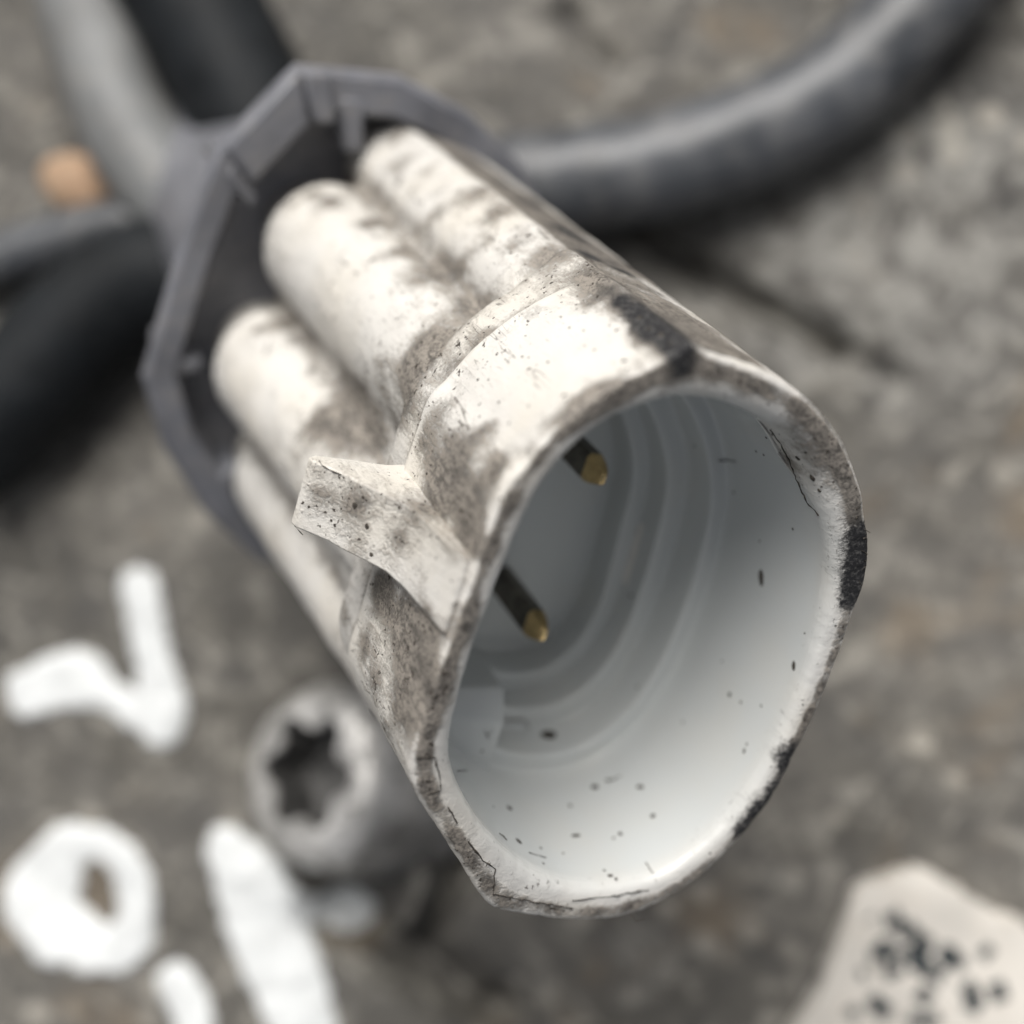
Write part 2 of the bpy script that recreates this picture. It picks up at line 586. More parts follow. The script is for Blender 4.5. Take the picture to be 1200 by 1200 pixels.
CAV = [(10.3, .42), (10.42, .44), (10.47, .50), (10.50, .62), (10.5, 1.0), (10.5, 1.36), (10.53, 1.46), (10.6, 1.50), (10.9, 1.52), (11.6, 1.56), (12.4, 1.6), (13.0, 1.63), (13.12, 1.66), (13.17, 1.74),
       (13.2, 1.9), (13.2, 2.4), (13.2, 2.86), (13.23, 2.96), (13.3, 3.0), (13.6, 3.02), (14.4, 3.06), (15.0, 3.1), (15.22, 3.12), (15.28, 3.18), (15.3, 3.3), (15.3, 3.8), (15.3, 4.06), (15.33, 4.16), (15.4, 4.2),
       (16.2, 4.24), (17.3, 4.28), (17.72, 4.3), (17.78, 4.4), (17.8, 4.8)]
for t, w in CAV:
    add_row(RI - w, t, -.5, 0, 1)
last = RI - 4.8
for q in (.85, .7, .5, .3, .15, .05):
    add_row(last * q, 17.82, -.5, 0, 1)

nr = len(rows)
XY = np.array([r[0] for r in rows]); TT = np.array([r[1] for r in rows])
GRM = np.array([[g[c] for c in range(3)] for g in grow])           # nr,3,NA
# worn, slightly uneven outer faces and rim
verts = []
rows_outer = 17 + len(np.arange(9.7, .7, -.36)) + 2 + 14
for j in range(nr):
    for i in range(NA):
        x, y = XY[j, i]; t = TT[j, i]
        if j < rows_outer:
            v = Vector((x, y, t))
            n_ = noise.noise(v * .45) * .08 + noise.noise(v * 1.7) * .028 + noise.noise(v * 5) * .014
            x += DIR[i, 0] * n_; y += DIR[i, 1] * n_
            if t < .8:
                wgt = 1.0 if j < rows_outer - 8 else .35
                t += (noise.noise(v * 1.1 + Vector((7, 0, 0))) * .06 + noise.noise(v * 4.5) * .03) * wgt
        verts.append(L3(x, y, t))
faces = grid_faces(nr, NA)
faces.append(tuple((nr - 1) * NA + i for i in range(NA)))
shroud = mesh_obj('shroud', verts, faces, M_WHITE, conn)

# ------------------------------------------------------------------ rear body with its lobes
NB_ = 600
TB, RB = polar(OUT, NB_, .013)
RB = RB + .38 * np.exp(-((TB - RIDGE_A) / .045) ** 2)
DB = np.stack([np.cos(TB), np.sin(TB)], -1)
LOBES = [(-7.2, 6.7, 4.35), (-8.5, -2.2, 4.3), (-5.6, -9.9, 3.9)]


def circ_r(cx, cy, r):
    """distance from CEN to the far side of a circle along each direction (0 where missed)"""
    q = np.array([cx, cy]) - CEN
    b_ = DB @ q
    disc = b_ ** 2 - (q @ q - r * r)
    return np.where(disc > 0, b_ + np.sqrt(np.clip(disc, 0, None)), 0)


# core: the fin at the top keeps the collar's outline, the left side is cut back to a web between the lobes
d_left = np.abs((TB - math.radians(201) + math.pi) % (2 * math.pi) - math.pi)
cut = 1 / (1 + np.exp((d_left - math.radians(83)) / .05))
core = RB - cut * (1.9 + .34 * RB * 0)
core = np.minimum(core, np.where(cut > .5, 9.6 + 2.4 * np.abs(np.sin(TB - math.radians(180))), 99))
brows, bt = [], []
for t in list(np.arange(13.0, 40.2, .42)) + [40.6, 41.2, 41.8, 42.4, 43, 44, 46]:
    sh = max(0, (t - 39.6) / 3.0)
    shr = .75 * min(1, sh) ** 2 * 1.6                   # shoulders of the lobes round off inside the collar
    r = core - shr * .6 * cut - (.25 if t < 14.75 else .0)
    for (cx, cy, cr), dx in zip(LOBES, (1.5, 2.4, 1.5)):
        near = max(0.0, min(1.0, (40 - t) / 26.0))      # the lobes lean in towards the collar
        r = np.maximum(r, circ_r(cx + dx * near, cy - .3 * near, max(.5, cr - shr - .15 * near)))
    # a fillet in the seams
    k = np.arange(-10, 11); w = np.exp(-(k / 2.6) ** 2 / 2); w /= w.sum()
    r = np.convolve(np.concatenate([r[-10:], r, r[:10]]), w, 'valid')
    brows.append(r); bt.append(t)
verts = []
for r, t in zip(brows, bt):
    for i in range(NB_):
        p = CEN + DB[i] * r[i]
        v = Vector((p[0], p[1], t))
        n_ = noise.noise(v * .3) * .14 + noise.noise(v * 1.3) * .05
        verts.append(L3(p[0] + DB[i, 0] * n_, p[1] + DB[i, 1] * n_, t))
faces = grid_faces(len(brows), NB_)
faces.append(tuple((len(brows) - 1) * NB_ + i for i in range(NB_)))
rear = mesh_obj('rear_body', verts, faces, M_WHITE, conn)


# ------------------------------------------------------------------ latch tab on the flat side
def prism(name, prof, y0, y1, mat, parent, bev=.0002, div=9, flare=.18):
    """prof: list of (t, x) mm, extruded from y0 to y1 mm"""
    n = len(prof)
    vv = []
    for k in range(div + 1):
        y = y0 + (y1 - y0) * k / div
        vv += [L3(x, y + flare * max(0.0, min(1.0, (x + 11.5) / 1.0)) * (2 * k / div - 1), t) for (t, x) in prof]
    ff = grid_faces(div + 1, n)
    ff.append(tuple(range(n))); ff.append(tuple(div * n + k for k in range(n)))
    o = mesh_obj(name, vv, ff, mat, parent)
    sharp(o, 20)
    if bev: bevel(o, bev, 2)
    return o


def densify(prof, step):
    out = []
    for a, b in zip(prof, prof[1:] + prof[:1]):
        n = max(1, int(math.dist(a, b) / step))
        for k in range(n):
            out.append((a[0] + (b[0] - a[0]) * k / n, a[1] + (b[1] - a[1]) * k / n))
    return out


tab_prof = [(.35, -10.3), (.45, -10.95), (2.5, -11.25), (4.8, -11.6), (6.2, -12.0), (7.2, -12.75), (8.3, -13.75), (9.0, -14.2), (9.5, -14.75),
            (10.2, -15.6), (10.7, -15.75), (11.1, -15.3), (11.2, -13.5), (11.1, -10.2)]
tab = prism('latch_tab', densify(tab_prof, .4), -.35, 3.35, M_WHITE, conn, bev=.00010, div=10)

# ------------------------------------------------------------------ inside the mouth: key block and pins
key_sec = [(-.5, -9.1), (-.5, -10.7), (-.5, -14.6), (-1.2, -14.5), (-3.9, -13.1), (-6.7, -10.8), (-7.0, -10.4), (-7.3, -9.7)]     # (x, y)
key_t = [11.2, 9.9, 9.7, 9.7, 9.8, 10.0, 10.2, 11.2]
vv = [L3(x, y, t) for (x, y), t in zip(key_sec, key_t)] + [L3(x, y, 18.2) for (x, y) in key_sec]
ff = [(0, 1, 6, 7), (1, 2, 3, 4, 5, 6), tuple(range(8, 16))] + [(k, (k + 1) % 8, 8 + (k + 1) % 8, 8 + k) for k in range(8)]
keyb = mesh_obj('polarising_block', vv, ff, M_WHITE, conn)
sharp(keyb, 15); bevel(keyb, .00018, 3)


def pin(x, y, tip):
    hw, hh = .84, .54          # half width, half height mm
    secs = [(18.5, 1, 1), (tip + 1.5, 1, 1), (tip + .9, .86, .82), (tip + .3, .6, .52), (tip + .06, .42, .34), (tip, .30, .22)]
    vv = []
    for t, a, b in secs:
        w, h = hw * a, hh * b
        c = .22 * min(a, b)
        for (px_, py_) in [(w, h - c), (w - c, h), (-w + c, h), (-w, h - c), (-w, -h + c), (-w + c, -h), (w - c, -h), (w, -h + c)]:
            vv.append(L3(x + py_, y + px_, t))
    ff = grid_faces(len(secs), 8) + [tuple(range(8)), tuple((len(secs) - 1) * 8 + k for k in range(8))]
    o = mesh_obj('terminal_pin', vv[:16], grid_faces(2, 8) + [tuple(range(8))], M_PIN, conn)
    sharp(o, 25)
    g = mesh_obj('tip', vv[8:], grid_faces(len(secs) - 1, 8) + [tuple((len(secs) - 2) * 8 + k for k in range(8))], M_GOLD, o)
    sharp(g, 60)
    return o


pin(.75, -5.5, 11.0)
pin(1.1, 4.35, 11.0)

# ------------------------------------------------------------------ black collar the plug is locked into
RING = [(-11.9, 17.6), (-15.6, 11.3), (-16.5, 3.7), (-16.9, -4.8), (-14.4, -9.6), (-10.3, -14.2), (-5.7, -17.4), (2, -18.5), (9, -15.5),
        (13.0, -7), (13.2, 2), (10.0, 10.0), (5.5, 14.8), (.5, 17.4), (-5.0, 18.6)]
RC = np.array(RING)
rc0 = RC.mean(0)


def ring_pts(inset, nseg=8):
    c = rc0 + (RC - rc0) * (1 - inset / 16.0)
    out = []
    m = len(c)
    for i in range(m):
        p, q = c[i], c[(i + 1) % m]
        for k in range(nseg): out.append(p + (q - p) * k / nseg)
    return np.array(out)


ring_secs = [(52, 9.0), (50.6, 8.0), (48.5, 5.5), (46, 3.2), (42.6, .5), (42.0, 0), (41.5, .12), (41.25, .45), (41.25, 2.2), (41.5, 2.45), (42.2, 2.6), (43.6, 2.9), (44.6, 3.2), (44.9, 3.8), (44.9, 12)]
vv = []
for t, ins in ring_secs:
    for p in ring_pts(ins): vv.append(L3(p[0], p[1], t))
n = len(ring_pts(0))
ff = grid_faces(len(ring_secs), n) + [tuple(range(n)), tuple((len(ring_secs) - 1) * n + k for k in range(n))]
collar = mesh_obj('locking_collar', vv, ff, M_BLACK, conn)
sharp(collar, 28)
# a stem that carries the collar down into the casting
vv = []
for t, r in [(84, 10), (58, 9.5), (56, 8.8), (50, 8.0)]:
    for k in range(40):
        w = 2 * math.pi * k / 40
        vv.append(L3(-1.5 + r * math.cos(w), r * math.sin(w), t))
ff = grid_faces(4, 40) + [tuple(range(40)), tuple(120 + k for k in range(40))]
stem = mesh_obj('stem', vv, ff, M_BLACK, conn); sharp(stem, 30)


def wedge(name, p, q, t0, t1, h0, h1, parent, mat=None):
    """a rib on the collar's inner wall: between ring points p and q (mm), depth t0..t1, insets h0..h1"""
    p, q = np.array(p, float), np.array(q, float)
    vv = []
    for t, hh in ((t0, 0), (t1, 0)):
        for pt, ins in ((p, h0), (q, h0), (q, h1), (p, h1)):
            c = rc0 + (pt - rc0) * (1 - ins / 16.0)
            vv.append(L3(c[0], c[1], t))
    ff = [(0, 1, 2, 3), (7, 6, 5, 4), (0, 4, 5, 1), (1, 5, 6, 2), (2, 6, 7, 3), (3, 7, 4, 0)]
    o = mesh_obj(name, vv, ff, mat or M_BLACK, parent)
    sharp(o, 30); bevel(o, .0003, 2)
    return o


def rp(k, f):       # a point on ring edge k
    return RC[k] + (RC[(k + 1) % len(RC)] - RC[k]) * f


# ribs and stepped lips inside the collar
wedge('rib', rp(0, .95), rp(1, .12), 41.05, 49, 1.2, 4.0, collar)
wedge('rib', rp(2, .90), rp(3, .10), 41.6, 49, 1.8, 4.2, collar)
wedge('rib', rp(14, .35), rp(14, .62), 41.1, 49, 1.5, 4.6, collar)
wedge('rib', rp(4, .75), rp(5, .05), 41.3, 49, 1.2, 4.0, collar)
wedge('rim_lip', rp(0, .02), rp(0, .93), 40.6, 43, .2, 3.0, collar)
wedge('rim_lip', rp(14, .70), rp(14, .98), 40.6, 43, .2, 3.0, collar)

# ------------------------------------------------------------------ grime painted on the white plastic where it has settled
bpy.context.view_layer.update()
FM = np.array(frame)


def world_verts(o):
    n_ = len(o.data.vertices)
    a = np.empty(n_ * 3); o.data.vertices.foreach_get('co', a)
    a = a.reshape(-1, 3)
    return a @ FM[:3, :3].T + FM[:3, 3]


WV = {o.name: world_verts(o) for o in (shroud, rear, tab, keyb)}
trees = {}
for o in (shroud, rear, tab, keyb):
    trees[o.name] = BVHTree.FromPolygons([tuple(v) for v in WV[o.name]], [tuple(p.vertices) for p in o.data.polygons])


def hit(u, v):
    best = None
    d = Vector(ray(u, v)).normalized()
    for k, t in trees.items():
        p, n_, i, dist = t.ray_cast(Vector(CAM), d)
        if p is not None and (best is None or dist < best[2]): best = (p, n_, dist, k)
    return best


# (u, v, radius mm, brown, black): where the stains sit, and how strong
STAINS = [
    (505, 400, 1.7, .9, 0), (485, 440, 1.7, .9, 0), (475, 480, 1.3, .6, 0), (545, 365, 1.3, .5, 0), (620, 362, .8, .7, 0), (570, 395, .8, .7, 0), (530, 430, 1.0, .5, 0),
    (520, 555, 1.9, 1.0, 0), (555, 590, 1.8, .9, 0), (548, 520, 1.3, .7, 0), (583, 548, .8, 1, 0), (545, 625, 1.4, .8, 0), (500, 510, 1.3, .8, 0), (510, 595, 1.4, .5, 0),
    (575, 500, .8, .8, 0), (560, 640, .8, .8, 0), (520, 480, .9, .5, 0),
    (448, 700, 1.3, 1, 0), (480, 765, 2.2, 1.15, 0), (500, 800, 1.8, 1.1, 0), (468, 830, 1.3, .7, 0), (428, 760, .9, .9, 0), (505, 730, 1.4, 1.0, 0), (470, 720, 1.4, .9, 0),
    (440, 800, 1.0, .6, 0), (490, 850, 1.2, .8, 0), (455, 860, .8, .5, 0),
    (468, 632, .9, .75, 0), (418, 590, 1.0, .8, 0), (375, 580, .9, .55, 0), (440, 562, .8, .7, 0), (475, 575, .8, .8, 0), (500, 605, .9, .5, 0), (505, 690, .6, -.5, 0), (520, 700, .9, -.7, 0),
    (680, 482, .9, 1.3, .2), (700, 472, .9, 1.2, .3), (720, 462, .9, 1.5, .45), (750, 450, .8, 1.3, .2), (785, 440, .8, 1.2, .45), (805, 437, .8, .9, .5), (835, 444, .8, .9, .4), (865, 452, .8, .7, .2), (890, 462, .9, .8, 0),
    (655, 498, .8, .8, 0), (935, 488, 1.3, .9, 0), (965, 520, 1.3, 1, 0), (985, 555, 1.2, .9, .2), (1000, 590, 1.1, .9, .4), (1008, 622, 1.0, .4, 1.3), (1008, 650, 1.0, .3, 1.5),
    (1004, 680, 1.0, .3, 1.5), (998, 702, .9, .3, 1.3), (990, 735, .6, .4, .3), (980, 770, .8, .5, 0), (965, 805, .7, .6, .2), (950, 840, .8, .7, .2), (930, 870, .9, .7, .6), (922, 893, .9, .4, 1.3),
    (908, 925, .9, .4, 1.4), (890, 950, .9, .4, 1.3), (868, 975, .9, .4, 1.2), (850, 998, .7, .5, .7), (820, 1020, .9, .5, 0), (780, 1042, .9, .5, 0), (740, 1056, .9, .6, 0), (700, 1062, .9, .6, .1), (650, 1062, .9, .5, 0),
    (628, 530, .7, .7, 0), (605, 600, .7, .5, 0), (590, 650, .6, .4, 0), (552, 720, .9, 1.4, .35), (545, 745, .9, 1.4, .35), (600, 585, .5, .8, 0), (575, 640, .6, .7, 0), (530, 785, .6, .8, 0), (515, 820, .7, .9, .1), (505, 850, .6, .6, 0),
    (498, 885, .6, .9, .3), (500, 925, .7, .8, .3), (505, 945, .6, .8, .3), (530, 985, .9, .9, .2), (545, 1010, .7, .7, 0), (570, 1035, .8, .7, .2), (585, 1062, .6, .5, .1), (610, 1058, .7, .3, 0),
    (770, 385, 1.5, .8, .55), (748, 366, 1.5, .7, .5), (790, 402, 1.2, .6, .6), (728, 350, 1.2, .7, .35), (800, 418, .9, .5, .4), (690, 318, 1.6, .9, .2), (665, 296, 1.5, .9, 0), (705, 332, 1.2, .7, .3), (755, 390, 1.2, .7, .1),
    (815, 362, 2.0, 1.2, .7), (785, 345, 1.8, 1.2, .8), (745, 318, 2.0, 1.3, .8), (715, 292, 1.8, 1.3, .6), (690, 285, 1.5, .9, .3), (655, 258, 1.8, 1.0, .3), (610, 228, 1.8, .9, .2), (855, 398, 1.6, .8, .1), (880, 420, 1.0, .6, 0), (560, 195, 1.6, .9, .4), (585, 250, 1.3, .7, 0), (560, 225, 1.2, .6, 0),
    (388, 236, .8, 1.0, .1), (365, 228, .7, .7, 0), (432, 262, .8, .9, 0), (445, 300, .9, .3, 0), (382, 492, 1.5, 1.0, .2), (405, 512, 1.3, 1.0, .3), (420, 478, 1.5, .7, 0), (395, 540, 1.2, .6, 0),
    (500, 318, 1.4, .6, 0), (540, 312, .8, .6, 0), (510, 250, .8, .6, 0), (470, 295, .8, .7, 0), (490, 330, .8, .6, 0), (330, 380, .9, .5, 0), (305, 385, .6, .7, 0), (450, 450, 1.5, .5, 0), (440, 520, 1.3, .6, 0),
    (640, 300, 1.2, .6, 0), (600, 290, 1.0, .4, 0), (560, 290, .9, .5, 0), (640, 330, .9, .4, 0), (470, 190, 1.2, .6, 0), (500, 200, 1.0, .4, 0), (405, 720, .8, .6, 0), (420, 640, 1.2, .4, 0), (440, 680, 1.0, .5, 0),
    (530, 575, 1.0, .5, .25), (505, 545, .7, .4, .25), (485, 790, 1.2, .4, .3), (500, 815, .9, .3, .3), (450, 695, .7, .3, .3), (480, 425, .9, .4, .25), (400, 505, .8, .3, .3), (345, 225, .8, .5, .1), (460, 165, .9, .6, .3), (690, 355, .6, .5, .3),
    (712, 340, .7, .3, .7), (728, 352, .7, .3, .9), (744, 363, .7, .3, 1.0), (758, 374, .75, .3, 1.1), (772, 386, .8, .3, 1.1), (786, 397, .7, .3, 1.0), (798, 408, .6, .3, .9),
    (690, 300, .9, .3, .8), (730, 318, .9, .3, .8), (775, 345, .9, .3, .7), (625, 240, .9, .3, .7), (590, 215, .9, .3, .7), (660, 268, .9, .3, .8), (475, 150, 1.0, .5, .8),
    (530, 560, .6, .3, .6), (548, 600, .6, .3, .55), (478, 455, .6, .3, .5), (490, 770, .9, .3, .6), (500, 800, .8, .3, .6), (455, 705, .6, .3, .6), (385, 495, .7, .3, .6), (388, 236, .5, .3, .6), (366, 226, .5, .3, .5), (432, 263, .5, .3, .6), (306, 386, .5, .3, .5),
    (590, 450, 2.4, -.7, 0), (650, 420, 2.6, -.8, 0), (720, 400, 1.8, -.6, 0), (560, 480, 1.2, -.3, 0), (370, 320, 3.5, -.4, 0), (420, 370, 3.0, -.3, 0), (300, 450, 3.0, -.4, 0), (350, 650, 2.5, -.5, 0), (380, 720, 2.0, -.4, 0),
    (930, 560, .8, .5, .1), (945, 585, .7, .5, .1), (925, 540, .6, .5, .1),
]
paint = {k: np.zeros((len(v), 3)) for k, v in WV.items()}
paint['shroud'][:, :] = GRM.transpose(0, 2, 1).reshape(-1, 3)
paint['rear_body'][:, 0] = .2
grv = []
for r in brows:                                   # dirt packed into the seams between the lobes
    k = np.arange(-30, 31); w = np.exp(-(k / 11.0) ** 2 / 2); w /= w.sum()
    grv.append(np.clip((np.convolve(np.concatenate([r[-30:], r, r[:30]]), w, 'valid') - r) / .55, 0, 1))
paint['rear_body'][:, 0] += .55 * np.array(grv).ravel()


def plane_dirt(T):                                # the scuffed flat beside the ridge
    lo_, hi_ = ang(915, 448), RIDGE_A - .015
    return np.clip((T - lo_) / .10, 0, 1) * np.clip((hi_ - T) / .03, 0, 1)


paint['rear_body'][:, 0] += np.tile(plane_dirt(TB), len(brows)) * .85
paint['rear_body'][:, 1] += np.tile(plane_dirt(TB), len(brows)) * .50
pdm = np.tile(plane_dirt(TH), nr) * (np.arange(nr * NA) < (rows_outer - 15) * NA)
paint['shroud'][:, 0] += pdm * .85
paint['shroud'][:, 1] += pdm * .50
paint['latch_tab'][:, 0] = .10
paint[keyb.name][:, 2] = 1
for (u, v, r, br, bl) in STAINS:
    h = hit(u, v)
    if h is None: continue
    p = np.array(h[0])
    for k in paint:
        w = np.exp(-(np.linalg.norm(WV[k] - p, axis=1) / (r * .001)) ** 2)
        paint[k][:, 0] += br * w
        paint[k][:, 1] += bl * w
for o in (shroud, rear, tab, keyb):
    at_ = o.data.color_attributes.new('grime', 'FLOAT_COLOR', 'POINT')
    c = np.ones((len(o.data.vertices), 4)); c[:, :3] = paint[o.name]
    at_.data.foreach_set('color', c.ravel())

# ------------------------------------------------------------------ crumbs and fibres of dirt lying on the plastic
SPECKS = [(643, 861, 12, 9), (892, 677, 6, 11), (697, 922, 5, 4), (712, 914, 3, 2), (597, 947, 5, 4), (608, 986, 4, 5), (634, 994, 2, 2), (637, 1012, 2, 2), (765, 956, 3.5, 3.5), (727, 977, 3, 3),
          (719, 982, 2, 2), (675, 979, 8, 3), (668, 944, 2.5, 3), (750, 922, 6, 3), (715, 1026, 4, 2.5), (722, 1030, 2, 3), (708, 1020, 2, 2), (855, 814, 3, 3), (868, 823, 2, 2), (892, 827, 1.6, 2), (872, 880, 2, 3.5), (875, 872, 1.5, 2),
          (846, 775, 1.6, 1.6), (800, 846, 1.8, 1.8), (747, 805, 2, 2), (739, 698, 4, 2), (814, 523, 2, 2), (860, 577, 2, 2), (886, 529, 2, 2), (898, 513, 2.5, 2), (895, 533, 2, 2), (929, 620, 2, 2), (890, 634, 1.6, 1.6), (943, 742, 1.6, 1.6),
          (952, 560, 5, 5), (935, 537, 4, 4), (960, 575, 3, 3), (944, 530, 3, 2), (922, 925, 2, 2), (565, 880, 2, 2), (578, 945, 1.5, 1.5), (880, 960, 1.5, 1.5), (832, 1000, 1.6, 1.6), (660, 1000, 2, 1.5), (930, 780, 4, 7),
          (430, 617, 3, 4.5), (416, 592, 4, 4), (388, 610, 2, 2), (362, 594, 2, 2), (435, 650, 3, 3), (430, 478, 1.5, 2), (612, 418, 2, 2), (661, 463, 3, 3), (731, 423, 4, 3), (735, 432, 2, 2), (560, 445, 2.5, 2), (494, 452, 2, 2),
          (760, 385, 4, 3), (775, 392, 4, 4), (750, 372, 4, 3), (785, 402, 3, 3), (700, 348, 2, 2), (485, 600, 2, 2), (505, 628, 2, 2), (500, 555, 3, 2), (468, 595, 3, 2)]
sv, sf = [], []
for (u, v, ru, rv) in SPECKS:
    h = hit(u, v)
    if h is None: continue
    p, n_ = h[0], h[1]
    if n_.dot(Vector(CAM) - p) < 0: n_ = -n_
    x_ = n_.cross(Vector((0, 1, 0))).normalized(); y_ = n_.cross(x_).normalized()
    k = h[2] / FPX
    cosv = max(.35, abs(n_.dot((Vector(CAM) - p).normalized())))
    b0 = len(sv)
    m = 11
    hgt = min(ru, rv) * k * (.35 if max(ru, rv) < 6 else .06)
    for ring_, zz in ((1.0, -.3), (.75, .6), (.35, 1.0)):
        for q in range(m):
            w = 2 * math.pi * q / m
            f = ring_ * (1 + .28 * noise.noise(Vector((u + 9 * math.cos(w), v + 9 * math.sin(w), ring_))))
            sv.append(p + x_ * (math.cos(w) * ru * k * f) + y_ * (math.sin(w) * rv * k * f / 1.0) + n_ * (zz * hgt))
    for j in range(2):
        for q in range(m):
            sf.append((b0 + j * m + q, b0 + j * m + (q + 1) % m, b0 + (j + 1) * m + (q + 1) % m, b0 + (j + 1) * m + q))
    sf.append(tuple(b0 + 2 * m + q for q in range(m)))
# short fibres and hairline scratches filled with dirt
FIB = [[(756, 1010), (765, 1024)], [(842, 539), (862, 541)], [(570, 862), (577, 856)], [(573, 866), (568, 856)], [(536, 904), (547, 902)], [(712, 917), (728, 908)], [(585, 977), (594, 984)], [(620, 1000), (640, 1006)],
       [(738, 1070), (745, 1080), (755, 1078)], [(487, 888), (510, 887), (514, 908), (517, 925), (500, 931)], [(525, 945), (535, 965)], [(548, 985), (565, 1008), (580, 1018), (578, 1048), (622, 1056), (670, 1064)],
       [(670, 1055), (715, 1051), (760, 1042)], [(903, 503), (915, 520), (926, 542), (935, 565), (946, 588), (960, 605)], [(374, 541), (386, 550), (400, 556)], [(345, 616), (355, 627)]]
FIB = FIB + [[(u0 := 1004 + random.uniform(-4, 10), v0 := 560 + 12 * q), (u0 + random.uniform(2, 8), v0 + random.uniform(-7, 7))] for q in range(11)] \
    + [[(800 + 22 * q, 355 + 15 * q), (806 + 22 * q + random.uniform(-6, 8), 347 + 15 * q)] for q in range(5)]
for path in FIB:
    prev = None
    dense = []
    for a, b in zip(path[:-1], path[1:]):
        nn = max(2, int(math.dist(a, b) / 4))
        dense += [(a[0] + (b[0] - a[0]) * k / nn, a[1] + (b[1] - a[1]) * k / nn) for k in range(nn)]
    dense.append(path[-1])
    pts = []
    lastd = None
    for (u, v) in dense:
        h = hit(u + random.uniform(-.8, .8), v + random.uniform(-.8, .8))
        if h is None or (lastd and abs(h[2] - lastd) > .002):
            if lastd is None: continue
            pts.append(Vector(CAM) + Vector(ray(u, v)).normalized() * lastd)   # a loose end, in the air past the edge
            continue
        n_ = h[1] if h[1].dot(Vector(CAM) - h[0]) > 0 else -h[1]
        pts.append(h[0] + n_ * .00002); lastd = h[2]
    if len(pts) < 2: continue
    b0 = len(sv)
    for i, p in enumerate(pts):
        r = .00004 * (.35 + 1.3 * abs(noise.noise(p * 3500)) * 1.6)
        t_ = (pts[min(i + 1, len(pts) - 1)] - pts[max(i - 1, 0)]).normalized()
        a1 = t_.orthogonal().normalized(); a2 = t_.cross(a1)
        for q in range(4):
            w = math.pi / 2 * q
            sv.append(p + (a1 * math.cos(w) + a2 * math.sin(w)) * r)
    for i in range(len(pts) - 1):
        for q in range(4):
            sf.append((b0 + i * 4 + q, b0 + i * 4 + (q + 1) % 4, b0 + (i + 1) * 4 + (q + 1) % 4, b0 + (i + 1) * 4 + q))
finv = frame.inverted()
specks = mesh_obj('dirt_specks', [finv @ Vector(p) for p in sv], sf, M_SPECK, conn)
tag(specks, 'small dark crumbs and fibres stuck to the white plastic', kind='stuff')


# ------------------------------------------------------------------ cables
def lie(path, r, lift=0.0):
    """a cable of radius r resting on the ground along a pixel path; the pixel is its centre line"""
    out = []
    for p in path:
        l = p[2] if len(p) > 2 else lift
        out.append(at(p[0], p[1], r * .93 + l))
    return out


c1 = tube_obj('cable', lie([(400, 330), (480, 262), (560, 228), (650, 214), (760, 197), (880, 158), (990, 96), (1080, 5), (1150, -90)], .0044), .0044, M_CABLE, rough=.025)
tag(c1, 'thick dark grey cable curving away over the ground behind the white plug', 'cable')
c2 = tube_obj('cable', lie([(80, -70), (112, 40), (150, 150), (210, 235), (270, 290), (330, 350)], .0042), .0042, M_PALECABLE, rough=.02)
tag(c2, 'pale grey cable running past a tan stone chip to the black collar', 'cable')
c3 = tube_obj('cable', lie([(-60, 322), (40, 292), (110, 272), (165, 268), (205, 305), (260, 360)], .0026), .0026, M_CABLE, rough=.02)
tag(c3, 'thinner grey cable bending under the pale cable beside the black collar', 'cable')
c4 = tube_obj('hose', lie([(170, -80), (235, 15), (290, 120), (335, 220), (370, 320)], .0056), .0056, M_RUBBER, rough=.02)
tag(c4, 'black rubber hose leaving the back of the collar beside the pale cable', 'hose')
c5 = tube_obj('hose', lie([(-60, 540), (30, 450), (105, 370), (190, 325), (280, 350), (330, 380)], .0052), .0052, M_RUBBER, rough=.02)
tag(c5, 'black rubber hose sloping away below the thinner grey cable', 'hose')

# ------------------------------------------------------------------ tan stone chip
sp = at(92, 218, .0012)
vv, ff = [], []
m, k_ = 18, 9
for j in range(k_ + 1):
    ph = math.pi * j / k_
    for i in range(m):
        th = 2 * math.pi * i / m
        d = Vector((math.sin(ph) * math.cos(th), math.sin(ph) * math.sin(th), math.cos(ph)))
        f = 1 + .25 * noise.noise(d * 1.7 + Vector((5, 2, 1)))
        q = Vector((d.x * .0034 * f, d.y * .0026 * f, d.z * .0016 * f))
        q.rotate(Matrix.Rotation(-.7, 3, 'Z'))
        vv.append(q)
stone = mesh_obj('stone_chip', vv, grid_faces(k_ + 1, m), M_STONE)
stone.location = sp
tag(stone, 'small tan orange stone chip lying between two grey cables', 'stone')

# ------------------------------------------------------------------ bolt with a star recess
n_b = Vector((-.54, .20, .81)).normalized()
face_c = Vector(at(358, 906, .0080))
zq = n_b
xq = Vector((0, 1, 0)).cross(zq).normalized(); yq = zq.cross(xq)
bolt_base = face_c - n_b * .0165
bm4 = Matrix(((xq.x, yq.x, zq.x, bolt_base.x), (xq.y, yq.y, zq.y, bolt_base.y), (xq.z, yq.z, zq.z, bolt_base.z), (0, 0, 0, 1)))
bolt = empty('bolt', bm4)
tag(bolt, 'grey steel bolt with six-lobed star recess, leaning out of the ground beside the white plug', 'bolt')
S = 96


def star(k, r0, r1):
    w = 2 * math.pi * k / S
    c = math.cos(6 * w)
    c = math.copysign(abs(c) ** .75, c)
    return ((r0 + r1) / 2 + (r1 - r0) / 2 * c) * (1 + .07 * noise.noise(Vector((math.cos(w) * 2.3, math.sin(w) * 2.3, 1.5))))


